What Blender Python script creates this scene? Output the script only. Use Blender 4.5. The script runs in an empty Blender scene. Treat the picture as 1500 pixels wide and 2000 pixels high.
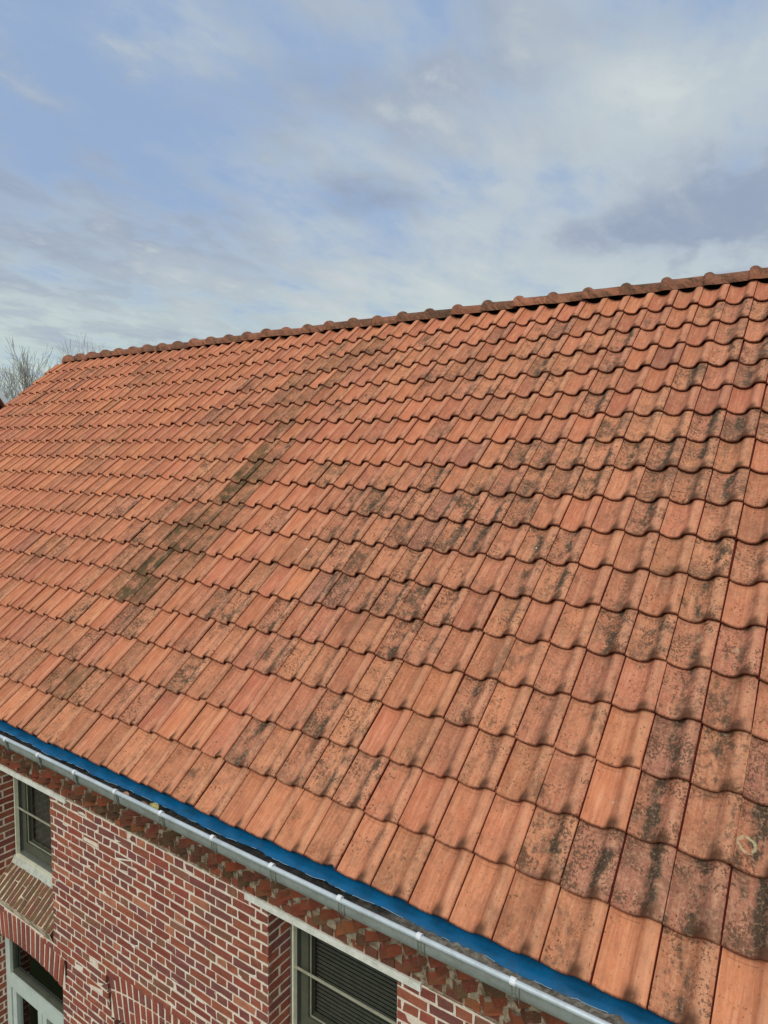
import bpy, math, random
import numpy as np
from mathutils import Vector, Matrix, noise as mnoise
random.seed(7)
rng = np.random.default_rng(11)
S = bpy.context.scene
COL = S.collection

# ------------------------------------------------------------------ camera
CAM = np.array([0.6962, -2.4396, 1.9851])
R = np.array([[0.82645349, 0.56289299, 0.01122957],
              [0.05653891, -0.06313387, -0.99640226],
              [-0.56015888, 0.82411504, -0.08400256]])
cd = bpy.data.cameras.new('camera')
cam = bpy.data.objects.new('camera', cd)
COL.objects.link(cam)
M = Matrix.Identity(4)
for k in range(3):
    M[k][0] = R[0][k]; M[k][1] = -R[1][k]; M[k][2] = -R[2][k]; M[k][3] = CAM[k]
cam.matrix_world = M
cd.sensor_fit = 'HORIZONTAL'; cd.sensor_width = 36.0
cd.lens = 36.0 * 1323.5 / 1500.0
cd.clip_start = 0.05; cd.clip_end = 2000
S.camera = cam
S.render.resolution_x = 768; S.render.resolution_y = 1024

# ------------------------------------------------------------------ light and sky
S.view_settings.view_transform = 'Standard'
S.view_settings.look = 'None'
S.view_settings.exposure = 0.0
S.view_settings.gamma = 1.0
SUN_EL, SUN_AZ = math.radians(42), math.radians(166)     # azimuth clockwise from +Y
sd = bpy.data.lights.new('sun', 'SUN')
sd.energy = 2.15; sd.angle = math.radians(38); sd.color = (1.0, 0.955, 0.89)
sun = bpy.data.objects.new('sun', sd); COL.objects.link(sun)
sdir = Vector((math.sin(SUN_AZ)*math.cos(SUN_EL), math.cos(SUN_AZ)*math.cos(SUN_EL), math.sin(SUN_EL)))
sun.rotation_euler = sdir.to_track_quat('Z', 'Y').to_euler()
sun.location = sdir * 50

class NT:
    """small helper to write node trees"""
    def __init__(s, tree):
        s.t = tree; s.n = tree.nodes; s.l = tree.links
    def node(s, typ, **kw):
        n = s.n.new(typ)
        for k, v in kw.items(): setattr(n, k, v)
        return n
    def put(s, sock, v):
        if isinstance(v, bpy.types.NodeSocket): s.l.new(v, sock)
        elif v is not None:
            if isinstance(v, (tuple, list)) and len(v) == 3 and sock.type == 'RGBA': v = (*v, 1)
            sock.default_value = v
    def math(s, op, a, b=None, c=None, clamp=False):
        n = s.node('ShaderNodeMath', operation=op, use_clamp=clamp)
        s.put(n.inputs[0], a)
        if b is not None: s.put(n.inputs[1], b)
        if c is not None: s.put(n.inputs[2], c)
        return n.outputs[0]
    def mix(s, f, a, b, blend='MIX'):
        n = s.node('ShaderNodeMix', data_type='RGBA', blend_type=blend)
        n.clamp_factor = True
        s.put(n.inputs[0], f); s.put(n.inputs[6], a); s.put(n.inputs[7], b)
        return n.outputs[2]
    def ramp(s, v, lo, hi, a=0.0, b=1.0, smooth=True):
        n = s.node('ShaderNodeMapRange', interpolation_type='SMOOTHSTEP' if smooth else 'LINEAR')
        s.put(n.inputs[0], v); n.inputs[1].default_value = lo; n.inputs[2].default_value = hi
        n.inputs[3].default_value = a; n.inputs[4].default_value = b
        return n.outputs[0]
    def noise(s, vec, scale, detail=3, rough=0.55, w=None, dist=0.0):
        n = s.node('ShaderNodeTexNoise', noise_dimensions='4D' if w is not None else '3D')
        s.put(n.inputs['Vector'], vec)
        if w is not None: s.put(n.inputs['W'], w)
        n.inputs['Scale'].default_value = scale; n.inputs['Detail'].default_value = detail
        n.inputs['Roughness'].default_value = rough; n.inputs['Distortion'].default_value = dist
        return n.outputs['Fac']
    def mapv(s, vec, scale=(1, 1, 1), loc=(0, 0, 0), rot=(0, 0, 0)):
        n = s.node('ShaderNodeMapping'); s.put(n.inputs['Vector'], vec)
        n.inputs['Scale'].default_value = scale; n.inputs['Location'].default_value = loc
        n.inputs['Rotation'].default_value = rot
        return n.outputs[0]

world = bpy.data.worlds.new('World'); S.world = world; world.use_nodes = True
w = NT(world.node_tree); w.n.clear()
out = w.node('ShaderNodeOutputWorld'); bg = w.node('ShaderNodeBackground')
w.l.new(bg.outputs[0], out.inputs[0])
bg.inputs[1].default_value = 0.122
sky = w.node('ShaderNodeTexSky', sky_type='NISHITA')
sky.sun_disc = False; sky.sun_elevation = SUN_EL; sky.sun_rotation = SUN_AZ
sky.air_density = 1.0; sky.dust_density = 1.2; sky.ozone_density = 1.5
gen = w.node('ShaderNodeTexCoord').outputs['Generated']
sep = w.node('ShaderNodeSeparateXYZ'); w.l.new(gen, sep.inputs[0])
dx, dy, dz = sep.outputs
den = w.math('ADD', w.math('MAXIMUM', dz, 0.0), 0.16)
cmb = w.node('ShaderNodeCombineXYZ')
w.l.new(w.math('DIVIDE', dx, den), cmb.inputs[0]); w.l.new(w.math('DIVIDE', dy, den), cmb.inputs[1])
P = cmb.outputs[0]                                        # cloud layer seen in perspective
def blob(v, s, amp):
    """a soft bank of cloud around one compass direction"""
    v = Vector(v).normalized()
    e = w.node('ShaderNodeVectorMath', operation='SUBTRACT'); w.l.new(gen, e.inputs[0]); e.inputs[1].default_value = v
    e2 = w.node('ShaderNodeVectorMath', operation='MULTIPLY'); w.l.new(e.outputs[0], e2.inputs[0]); e2.inputs[1].default_value = (.8, .8, 2.4)
    d = w.node('ShaderNodeVectorMath', operation='LENGTH'); w.l.new(e2.outputs[0], d.inputs[0])
    return w.math('MULTIPLY', w.ramp(d.outputs['Value'], 0.0, s, 1, 0), amp)
def total(*a):
    r = a[0]
    for x in a[1:]: r = w.math('ADD', r, x)
    return r
n1 = w.noise(w.mapv(P, (1.0, 1.0, 1), (3.1, 1.7, 0), (0, 0, .5)), 0.8, 6, 0.55, dist=0.3)
n2 = w.noise(w.mapv(P, (1.5, .8, 1), (7.3, 2.2, 0), (0, 0, -.35)), 2.1, 7, 0.58, dist=0.25)
n3 = w.noise(w.mapv(P, (1.3, .7, 1), (1.3, 9.2, 0), (0, 0, .2)), 0.55, 4, 0.5, dist=0.4)
n4 = w.noise(w.mapv(P, (1.2, .8, 1), (2.3, 5.2, 0), (0, 0, .9)), 5.2, 6, 0.6, dist=0.2)
n4c = w.math('SUBTRACT', n4, .5)
n1c = w.math('SUBTRACT', n1, .5); n2c = w.math('SUBTRACT', n2, .5); n3c = w.math('SUBTRACT', n3, .5)
# how thick the white veil is: more to the right (north-east) and towards the horizon
side = w.math('ADD', w.math('MULTIPLY', dx, 0.50), 0.66)
low = w.ramp(dz, 0.42, 0.12, 0, .62)
veil = total(side, .16, low, w.math('MULTIPLY', n1c, .8), w.math('MULTIPLY', n2c, 2.0), w.math('MULTIPLY', n4c, 1.5),
             blob((-.19, .885, .425), .2, .55), blob((-.598, .695, .399), .18, .22), blob((-.72, .55, .45), .45, -.22),
             blob((-.62, .62, .50), .12, .18))
veil = w.ramp(veil, 0.0, 1.1)
dark = total(w.math('MULTIPLY', n3c, 1.3), w.math('MULTIPLY', n4c, 1.9), w.math('MULTIPLY', n2c, .8), .12, blob((-.33, .897, .287), .11, .45), blob((-.237, .927, .291), .12, .45), blob((-.15, .94, .30), .12, .45), blob((-.57, .75, .345), .11, .45), blob((-.525, .775, .335), .10, .3), blob((-.62, .66, .42), .2, .18),
             blob((-.12, .93, .33), .2, .2), blob((-.42, .79, .46), .3, .35), blob((-.202, .879, .431), .16, -.35), blob((-.39, .86, .27), .16, -.3))
dark = w.ramp(dark, -0.10, 0.58)
lowc = w.ramp(dz, 0.30, 0.09, 0, 1)
skyc = w.mix(.9, sky.outputs[0], (2.6, 3.6, 5.35))
white = w.mix(lowc, (4.15, 4.75, 5.2), (4.8, 5.65, 5.3))
col = w.mix(veil, skyc, white)
col = w.mix(w.math('MULTIPLY', dark, .82), col, (2.3, 2.85, 3.95))
wisp = w.ramp(total(n2, w.math('MULTIPLY', n1c, .6), w.math('MULTIPLY', n4c, .7)), .46, .74)
col = w.mix(w.math('MULTIPLY', wisp, .22), col, (5.2, 5.7, 5.9))
bright = total(w.math('MULTIPLY', n4c, 2.2), w.math('MULTIPLY', n2c, 1.6), blob((-.22, .875, .43), .3, .30), blob((-.12, .88, .46), .2, .2), blob((-.70, .66, .20), .3, .35), blob((-.5, .84, .20), .3, .35), -.12)
col = w.mix(w.math('MULTIPLY', w.ramp(bright, 0.05, .85), .60), col, (5.7, 6.1, 5.9))
w.l.new(col, bg.inputs[0])

# ------------------------------------------------------------------ helpers
def tag(o, label=None, cat=None, group=None, kind=None):
    if label: o['label'] = label
    if cat: o['category'] = cat
    if group: o['group'] = group
    if kind: o['kind'] = kind
    return o
def empty(name, loc, rz=0.0):
    o = bpy.data.objects.new(name, None); o.location = loc; o.rotation_euler = (0, 0, rz)
    o.empty_display_size = .2; COL.objects.link(o); return o

class MB:
    """collects faces and links them as one mesh object"""
    def __init__(s): s.v = []; s.f = []; s.m = []
    def add(s, vs, fs, m=0):
        b = len(s.v); s.v.extend([tuple(x) for x in vs])
        s.f.extend([tuple(i + b for i in f) for f in fs]); s.m.extend([m] * len(fs))
    def box(s, x0, x1, y0, y1, z0, z1, m=0, j=0.0):
        vs = [(x, y, z) for z in (z0, z1) for y in (y0, y1) for x in (x0, x1)]
        if j: vs = [tuple(c + random.uniform(-j, j) for c in v) for v in vs]
        s.add(vs, [(0, 2, 3, 1), (4, 5, 7, 6), (0, 1, 5, 4), (2, 6, 7, 3), (0, 4, 6, 2), (1, 3, 7, 5)], m)
    def brick(s, c, U, V, N, hu, hv, d, b=0.004, j=0.0018, m=0):
        """brick whose face centre is c, half sizes hu hv along U V, outward N, depth d; worn edges"""
        c, U, V, N = map(np.array, (c, U, V, N)); vs = []
        jit = lambda: rng.uniform(-j, j, 3)
        for (a, e) in ((-1, -1), (1, -1), (1, 1), (-1, 1)):
            vs.append(c + U*a*(hu-b) + V*e*(hv-b) + jit()*.8)
        mid = []
        for (a, e) in ((-1, -1), (1, -1), (1, 1), (-1, 1)):
            p = c + U*a*hu + V*e*hv - N*b*.9 + jit(); mid.append(p); vs.append(p)
        for p in mid: vs.append(p - N*d)
        f = [(0, 1, 2, 3)]
        for k in range(4):
            k2 = (k+1) % 4
            f += [(k+4, k2+4, k2, k), (k+8, k2+8, k2+4, k+4)]
        if np.dot(np.cross(U, V), N) < 0: f = [tuple(reversed(q)) for q in f]
        s.add(vs, f, m)
    def tube(s, pts, r, n=8, cap=True, m=0, rings=None):
        pts = [Vector(p) for p in pts]; b = len(s.v); up = Vector((0, 0, 1))
        for i, p in enumerate(pts):
            t = (pts[min(i+1, len(pts)-1)] - pts[max(i-1, 0)]).normalized()
            a = t.cross(up if abs(t.z) < .95 else Vector((1, 0, 0))).normalized(); c = a.cross(t)
            rr = r[i] if isinstance(r, (list, tuple)) else r
            for k in range(n):
                th = 2*math.pi*k/n
                s.v.append(tuple(p + a*math.cos(th)*rr + c*math.sin(th)*rr))
        for i in range(len(pts)-1):
            for k in range(n):
                k2 = (k+1) % n
                s.f.append((b+i*n+k, b+i*n+k2, b+(i+1)*n+k2, b+(i+1)*n+k)); s.m.append(m)
        if cap:
            s.f.append(tuple(b+k for k in range(n))[::-1]); s.m.append(m)
            s.f.append(tuple(b+(len(pts)-1)*n+k for k in range(n))); s.m.append(m)
    def sweep(s, prof, x0, x1, nx=1, closed=False, m=0, fn=None):
        """profile of (y, z) points swept along x"""
        b = len(s.v); n = len(prof)
        for i in range(nx+1):
            x = x0 + (x1-x0)*i/nx
            for k, (y, z) in enumerate(prof):
                q = (x, y, z) if fn is None else fn(x, y, z, k)
                s.v.append(tuple(q))
        for i in range(nx):
            for k in range(n if closed else n-1):
                k2 = (k+1) % n
                s.f.append((b+i*n+k, b+(i+1)*n+k, b+(i+1)*n+k2, b+i*n+k2)); s.m.append(m)
        if closed:
            s.f.append(tuple(b+k for k in range(n))); s.f.append(tuple(b+nx*n+k for k in range(n))[::-1]); s.m += [m, m]
    def build(s, name, mats, parent=None, smooth=False, loc=None):
        me = bpy.data.meshes.new(name); me.from_pydata(s.v, [], s.f)
        if not isinstance(mats, (list, tuple)): mats = [mats]
        for q in mats: me.materials.append(q)
        if any(s.m): me.polygons.foreach_set('material_index', s.m)
        if smooth: me.polygons.foreach_set('use_smooth', [True]*len(s.f))
        me.update()
        o = bpy.data.objects.new(name, me); COL.objects.link(o)
        if parent is not None: o.parent = parent
        if loc is not None: o.location = loc
        return o

def mat(name):
    m = bpy.data.materials.new(name); m.use_nodes = True
    t = NT(m.node_tree); t.n.clear()
    o = t.node('ShaderNodeOutputMaterial'); b = t.node('ShaderNodeBsdfPrincipled')
    t.l.new(b.outputs[0], o.inputs[0]); return m, t, b
def bump(t, b, h, strength=.5, dist=.01):
    n = t.node('ShaderNodeBump'); n.inputs['Strength'].default_value = strength
    n.inputs['Distance'].default_value = dist; t.put(n.inputs['Height'], h); t.l.new(n.outputs[0], b.inputs['Normal'])
def plain(name, c, rough=.6, metal=0.0, var=.15, scale=8.0, c2=None, spec=.5, bmp=0.0):
    m, t, b = mat(name)
    geo = t.node('ShaderNodeNewGeometry').outputs['Position']
    n = t.noise(geo, scale, 5, .6); n2 = t.noise(geo, scale*7, 3, .6)
    f = t.math('ADD', t.math('MULTIPLY', n, .7), t.math('MULTIPLY', n2, .3))
    c2 = c2 or tuple(x*(1-var*2) for x in c)
    t.l.new(t.mix(t.ramp(f, .35, .68), tuple(min(1, x*(1+var*.4)) for x in c), c2), b.inputs['Base Color'])
    b.inputs['Roughness'].default_value = rough; b.inputs['Metallic'].default_value = metal
    b.inputs['Specular IOR Level'].default_value = spec
    if bmp: bump(t, b, f, bmp, .004)
    return m

# ------------------------------------------------------------------ materials
def clay_material():
    m, t, b = mat('clay_tile')
    uvg = t.node('ShaderNodeUVMap', uv_map='slope').outputs[0]        # metres across / up the roof
    uvl = t.node('ShaderNodeUVMap', uv_map='tile').outputs[0]         # 0..1 inside one tile
    att = t.node('ShaderNodeAttribute', attribute_name='wear')
    s = t.node('ShaderNodeSeparateColor'); t.l.new(att.outputs['Color'], s.inputs[0])
    rnd, dirt, moss = s.outputs[0], s.outputs[1], s.outputs[2]
    rnd2 = att.outputs['Alpha']
    sl = t.node('ShaderNodeSeparateXYZ'); t.l.new(uvl, sl.inputs[0]); u, v = sl.outputs[0], sl.outputs[1]
    W = t.math('MULTIPLY', rnd, 37.0)
    # fired clay: orange, salmon, brownish
    base = t.mix(t.ramp(rnd, 0, .42, smooth=False), (.61, .260, .135), (.57, .225, .128))
    base = t.mix(t.ramp(rnd, .40, .80, smooth=False), base, (.51, .188, .122))
    base = t.mix(t.ramp(rnd, .84, .97), base, (.33, .135, .100))
    base = t.mix(t.ramp(dirt, 0, .7, .85, 0), base, t.mix(1.0, base, (1.0, .86, .80), 'MULTIPLY'))
    base = t.mix(1.0, base, t.mix(rnd2, (.76, .68, .60), (1.08, 1.02, .92)), 'MULTIPLY')
    nb = t.noise(t.mapv(uvg, (1, .35, 1)), 26, 4, .6, w=W)
    base = t.mix(t.ramp(nb, .35, .72, 0, .6), base, t.mix(.5, base, (.74, .37, .20)))
    nk = t.noise(t.mapv(uvg, (3.2, .22, 1)), 22, 4, .62, w=W)            # drawing marks of the press
    base = t.mix(t.ramp(nk, .43, .70, 0, .58), base, (.36, .125, .062))
    base = t.mix(t.ramp(nk, .48, .32, 0, .35), base, (.76, .42, .25))
    cre = t.ramp(t.math('ABSOLUTE', t.math('SUBTRACT', u, .84)), .02, .12, .32, 0)       # paler along the roll crests
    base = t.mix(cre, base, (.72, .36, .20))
    # broad weathering film
    nf = t.noise(uvg, 2.3, 4, .6); nf2 = t.noise(uvg, 14, 5, .65, w=W)
    film = t.math('MULTIPLY', t.ramp(t.math('ADD', nf2, t.math('MULTIPLY', t.math('SUBTRACT', nf, .5), .8)), .42, .72),
                  t.ramp(dirt, 0, 1, .16, .95))
    base = t.mix(film, base, (.200, .092, .052))
    # grime that runs over the joints from tile to tile
    gr1 = t.noise(t.mapv(uvg, (1, .45, 1)), 5.5, 6, .68, dist=.4); gr2 = t.noise(t.mapv(uvg, (1, .6, 1)), 34, 5, .7)
    grime = t.ramp(t.math('ADD', gr1, t.math('MULTIPLY', t.math('SUBTRACT', gr2, .5), .55)), .53, .68)
    grime = t.math('MULTIPLY', grime, t.ramp(dirt, .05, .75, .12, .95))
    base = t.mix(grime, base, (.070, .044, .025))
    # black lichen smear down the flank between pan and roll
    wob = t.math('MULTIPLY', t.math('SUBTRACT', t.noise(t.mapv(uvg, (.4, 1, 1)), 18, 3, .6, w=W), .5), .34)
    uc = t.math('ABSOLUTE', t.math('SUBTRACT', t.math('ADD', u, wob), t.math('ADD', .40, t.math('MULTIPLY', rnd2, .34))))
    band = t.ramp(uc, .03, .23, 1, 0)
    sm = t.noise(t.mapv(uvg, (1, .55, 1)), 60, 6, .72, w=W)
    patchy = t.noise(t.mapv(uvg, (1, .7, 1)), 8.5, 4, .65, w=t.math('ADD', W, 5.0))
    s1 = t.math('MULTIPLY', band, t.ramp(patchy, .42, .60))
    s1 = t.math('MULTIPLY', s1, t.ramp(dirt, .30, .95, .06, 1.85))
    s1 = t.math('MULTIPLY', s1, t.ramp(sm, .28, .50, .3, 1))
    base = t.mix(t.math('MULTIPLY', s1, .95, clamp=True), base, (.040, .030, .017))
    # tan crust mottling
    cr_ = t.noise(uvg, 64, 5, .72, w=t.math('ADD', W, 13.0))
    base = t.mix(t.math('MULTIPLY', t.ramp(cr_, .47, .63), t.ramp(dirt, 0, .8, .12, .45)), base, (.56, .33, .19))
    base = t.mix(t.math('MULTIPLY', t.ramp(cr_, .50, .36), t.ramp(dirt, 0, .8, .12, .45)), base, (.27, .13, .072))
    # pits and specks of lichen
    sp = t.noise(t.mapv(uvg, (1, .8, 1)), 88, 4, .68, w=W)
    cover = t.noise(uvg, 9, 3, .6, w=t.math('ADD', W, 9.0))
    thr = t.math('SUBTRACT', .690, t.math('MULTIPLY', t.ramp(cover, .36, .66, .25, 1), t.ramp(dirt, 0, 1, .06, .225)))
    spk = t.ramp(t.math('SUBTRACT', sp, thr), 0.0, .035)
    base = t.mix(t.math('MULTIPLY', spk, .80), base, (.105, .056, .028))
    sp2 = t.noise(uvg, 52, 4, .6, w=t.math('ADD', W, 3.0))
    base = t.mix(t.math('MULTIPLY', t.ramp(sp2, .665, .70), .8), base, (.075, .035, .02))
    # pale lichen crust, small
    sp3 = t.noise(uvg, 85, 3, .6, w=t.math('ADD', W, 21.0))
    base = t.mix(t.math('MULTIPLY', t.math('MULTIPLY', t.ramp(sp3, .655, .69), t.ramp(dirt, .0, .9, .18, 1)), .55), base, (.50, .36, .22))
    # moss green film
    mo = t.math('MULTIPLY', moss, t.ramp(t.noise(t.mapv(uvg, (1, .6, 1)), 15, 6, .7), .33, .52))
    mo = t.math('MULTIPLY', mo, t.ramp(t.noise(uvg, 3.7, 4, .6), .36, .56, .25, 1))
    base = t.mix(t.math('MULTIPLY', mo, .95), base, (.062, .052, .018))
    # brown soot at the foot of the roll where water hangs, and a darker rim
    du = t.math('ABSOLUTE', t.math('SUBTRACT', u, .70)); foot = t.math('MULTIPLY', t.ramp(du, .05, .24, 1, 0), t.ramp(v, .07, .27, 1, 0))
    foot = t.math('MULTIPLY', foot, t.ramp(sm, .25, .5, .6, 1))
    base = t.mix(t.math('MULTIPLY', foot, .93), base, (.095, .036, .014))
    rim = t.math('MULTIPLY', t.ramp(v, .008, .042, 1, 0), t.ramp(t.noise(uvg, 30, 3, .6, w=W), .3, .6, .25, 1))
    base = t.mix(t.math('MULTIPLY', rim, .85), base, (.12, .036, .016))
    edge = t.math('MAXIMUM', t.ramp(v, -.05, -.004, 1, 0), t.ramp(u, .022, .030, 1, 0))                              # shade under the laps and in the seams, painted dark red
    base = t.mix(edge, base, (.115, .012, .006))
    # one pale ring left by a fallen lichen, and a few droppings
    su = t.node('ShaderNodeSeparateXYZ'); t.l.new(uvg, su.inputs[0])
    def spot(i, j, r0, r1, c, f, ring=False):
        nonlocal base
        ax = t.math('SUBTRACT', su.outputs[0], i*.205); ay = t.math('SUBTRACT', su.outputs[1], j*.29705)
        d = t.math('SQRT', t.math('ADD', t.math('MULTIPLY', ax, ax), t.math('MULTIPLY', ay, ay)))
        d = t.math('ADD', d, t.math('MULTIPLY', t.math('SUBTRACT', t.noise(uvg, 70, 3, .6), .5), .012))
        k = t.ramp(t.math('ABSOLUTE', t.math('SUBTRACT', d, r0)), r1*.4, r1, 1, 0)
        if ring: k = t.math('MULTIPLY', k, t.ramp(t.noise(uvg, 45, 2, .6), .4, .52))
        base = t.mix(t.math('MULTIPLY', k, f), base, c)
    spot(2.20, 2.37, .030, .009, (.47, .40, .23), .85, True)
    spot(0.62, 5.62, .0, .024, (.50, .30, .17), .85); spot(1.45, 5.55, .0, .020, (.52, .33, .2), .8)
    spot(-0.42, 2.42, .0, .009, (.55, .5, .4), .8)
    spot(-13.1, 6.55, .0, .010, (.8, .72, .62), .9); spot(-4.55, 7.45, .0, .008, (.8, .75, .65), .9)
    t.l.new(base, b.inputs['Base Color'])
    b.inputs['Roughness'].default_value = .82
    b.inputs['Specular IOR Level'].default_value = .32
    h = t.math('ADD', t.math('MULTIPLY', sm, .5), t.math('MULTIPLY', nk, .6))
    h = t.math('SUBTRACT', h, t.math('MULTIPLY', spk, .35))
    gro = t.ramp(t.math('ABSOLUTE', t.math('SUBTRACT', v, .955)), .002, .012, 1, 0)
    h = t.math('SUBTRACT', h, t.math('MULTIPLY', gro, t.ramp(t.math('ABSOLUTE', t.math('SUBTRACT', u, .36)), .22, .26, .8, 0)))
    bump(t, b, h, .8, .004)
    return m

def brick_material(name='red_brick', pal=None, dark=1.0, grime=0.0):
    m, t, b = mat(name)
    g = t.node('ShaderNodeNewGeometry'); pos = g.outputs['Position']; r = g.outputs['Random Per Island']
    cr = t.node('ShaderNodeValToRGB'); t.l.new(r, cr.inputs[0])
    pal = pal or [(0, (.215, .052, .036)), (.14, (.165, .052, .044)), (.27, (.245, .064, .040)), (.40, (.155, .044, .042)),
           (.50, (.185, .040, .030)), (.60, (.265, .074, .042)), (.68, (.18, .070, .046)), (.76, (.225, .050, .036)),
           (.86, (.155, .048, .045)), (.945, (.33, .115, .070)), (.97, (.20, .055, .036))]
    cr.color_ramp.interpolation = 'CONSTANT'
    el = cr.color_ramp.elements; el[0].position = 0; el[0].color = (*pal[0][1], 1); el[1].position = pal[1][0]; el[1].color = (*pal[1][1], 1)
    for p, c in pal[2:]:
        e = el.new(p); e.color = (*c, 1)
    n = t.noise(pos, 34, 5, .65, w=t.math('MULTIPLY', r, 20)); n2 = t.noise(pos, 150, 3, .6)
    base = t.mix(t.ramp(n, .38, .7, 0, .7), cr.outputs[0], t.mix(.5, cr.outputs[0], (.075, .034, .026)))
    base = t.mix(t.ramp(n2, .56, .72, 0, .45), base, (.34, .16, .10))
    base = t.mix(t.ramp(t.noise(pos, 60, 4, .7, w=4.0), .67, .74, 0, .75), base, (.50, .42, .32))
    if grime: base = t.mix(t.ramp(t.noise(pos, 12, 4, .65), .36, .66, 0, grime), base, (.10, .068, .032))
    base = t.mix(1.0, base, (1.48, 1.58, 1.46), 'MULTIPLY')
    lg = t.noise(pos, 2.6, 5, .65); base = t.mix(t.ramp(lg, .42, .68, 0, .5), base, t.mix(.5, base, (.09, .05, .035)))
    base = t.mix(t.ramp(t.noise(pos, 19, 4, .7), .58, .72, 0, .5), base, (.34, .17, .12))
    if dark != 1.0: base = t.mix(1.0, base, (dark, dark, dark), 'MULTIPLY')
    t.l.new(base, b.inputs['Base Color']); b.inputs['Roughness'].default_value = .9
    b.inputs['Specular IOR Level'].default_value = .25
    bump(t, b, t.math('ADD', n, t.math('MULTIPLY', n2, .5)), .7, .005)
    return m

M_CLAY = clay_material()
M_RIDGE = clay_material(); M_RIDGE.name = 'ridge_clay'          # ridge caps are an older, browner clay
_t = NT(M_RIDGE.node_tree); _b = [n for n in _t.n if n.type == 'BSDF_PRINCIPLED'][0]; _c = _b.inputs['Base Color'].links[0].from_socket
_t.l.new(_t.mix(1.0, _c, (.72, .66, .62), 'MULTIPLY'), _b.inputs['Base Color'])
M_BRICK = brick_material()
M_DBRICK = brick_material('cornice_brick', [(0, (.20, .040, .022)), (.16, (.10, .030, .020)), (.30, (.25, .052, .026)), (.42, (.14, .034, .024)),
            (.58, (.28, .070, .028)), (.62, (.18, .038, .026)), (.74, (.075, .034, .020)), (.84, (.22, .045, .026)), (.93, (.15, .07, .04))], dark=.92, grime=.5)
M_SBRICK = brick_material('sill_brick', [(0, (.12, .046, .030)), (.2, (.09, .036, .025)), (.4, (.14, .048, .03)), (.6, (.10, .045, .03)), (.8, (.125, .040, .027))], grime=.7)
M_MORTAR = plain('mortar', (.80, .71, .58), .95, var=.1, scale=30, c2=(.62, .52, .40), spec=.15, bmp=.5)
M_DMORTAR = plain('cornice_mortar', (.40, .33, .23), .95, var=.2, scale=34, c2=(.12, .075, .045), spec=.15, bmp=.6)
M_SMORTAR = plain('sill_mortar', (.62, .52, .38), .95, var=.2, scale=14, c2=(.17, .13, .07), spec=.15, bmp=.5)
M_ZINC = plain('zinc', (.31, .335, .31), .5, .1, var=.15, scale=7, c2=(.22, .235, .20), spec=.5)
M_CLIP = plain('galvanised_clip', (.86, .88, .88), .35, .15, var=.1, scale=40)
M_BEADZ = plain('zinc_bead', (.56, .62, .63), .35, .25, var=.1, scale=9)
M_STRAP = plain('dull_strap', (.27, .30, .24), .6, .1, var=.2, scale=60)
M_MEMB = plain('blue_membrane', (.002, .105, .245), .5, 0, var=.08, scale=9, c2=(.006, .070, .150), spec=.3, bmp=.4)
M_FRAY = plain('frayed_edge', (.30, .46, .56), .6, 0, var=.1, scale=60)
M_LINTEL = plain('painted_lintel', (.80, .80, .71), .6, 0, var=.1, scale=16, c2=(.60, .60, .50), bmp=.3)
M_FRAME = plain('olive_grey_frame', (.150, .158, .130), .5, 0, var=.1, scale=10)
M_BEAD = plain('cream_bead', (.74, .72, .54), .5, 0, var=.1, scale=20)
M_BAR = plain('dull_cream_bar', (.40, .39, .28), .5, 0, var=.1, scale=20)
M_BOARD = plain('sill_board_paint', (.50, .51, .43), .6, 0, var=.12, scale=20, c2=(.34, .35, .28))
M_SASH = plain('dark_sash', (.085, .090, .062), .45, 0, var=.12, scale=8)
M_GREY = plain('pale_grey_green_frame', (.52, .58, .51), .45, 0, var=.08, scale=8, c2=(.45, .51, .46))
M_BLIND = plain('dark_blind', (.065, .065, .05), .6, 0, var=.15, scale=20)
M_ROOM = plain('dark_room', (.012, .011, .010), .95, 0, var=.1, scale=2, spec=.05)
M_SILT = plain('gutter_silt', (.030, .026, .018), .95, 0, var=.4, scale=40, c2=(.010, .009, .008), bmp=1.0)
M_BARK = plain('winter_bark', (.30, .26, .215), .9, 0, var=.2, scale=2)
M_GRASS = plain('meadow_grass', (.07, .10, .03), .95, 0, var=.3, scale=.6)
M_PAINT = plain('white_verge_paint', (.72, .73, .74), .5, 0, var=.05, scale=4)
def glass_material():
    m, t, b = mat('window_glass')
    b.inputs['Base Color'].default_value = (.006, .007, .006, 1); b.inputs['Roughness'].default_value = .03
    b.inputs['Specular IOR Level'].default_value = .5
    tr = t.node('ShaderNodeBsdfTransparent'); tr.inputs[0].default_value = (.95, .97, .95, 1)
    mx = t.node('ShaderNodeMixShader'); mx.inputs[0].default_value = .05
    o = [n for n in t.n if n.type == 'OUTPUT_MATERIAL'][0]
    t.l.new(tr.outputs[0], mx.inputs[1]); t.l.new(b.outputs[0], mx.inputs[2])
    gl = t.node('ShaderNodeBsdfGlossy'); gl.inputs['Roughness'].default_value = .03
    lw = t.node('ShaderNodeLayerWeight'); lw.inputs[0].default_value = .5
    fr_o = t.math('ADD', t.math('MULTIPLY', t.math('POWER', lw.outputs['Facing'], 5.0), .8), .022)
    m2 = t.node('ShaderNodeMixShader'); t.l.new(fr_o, m2.inputs[0])
    t.l.new(mx.outputs[0], m2.inputs[1]); t.l.new(gl.outputs[0], m2.inputs[2]); t.l.new(m2.outputs[0], o.inputs[0])
    return m
M_GLASS = glass_material()

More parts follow.
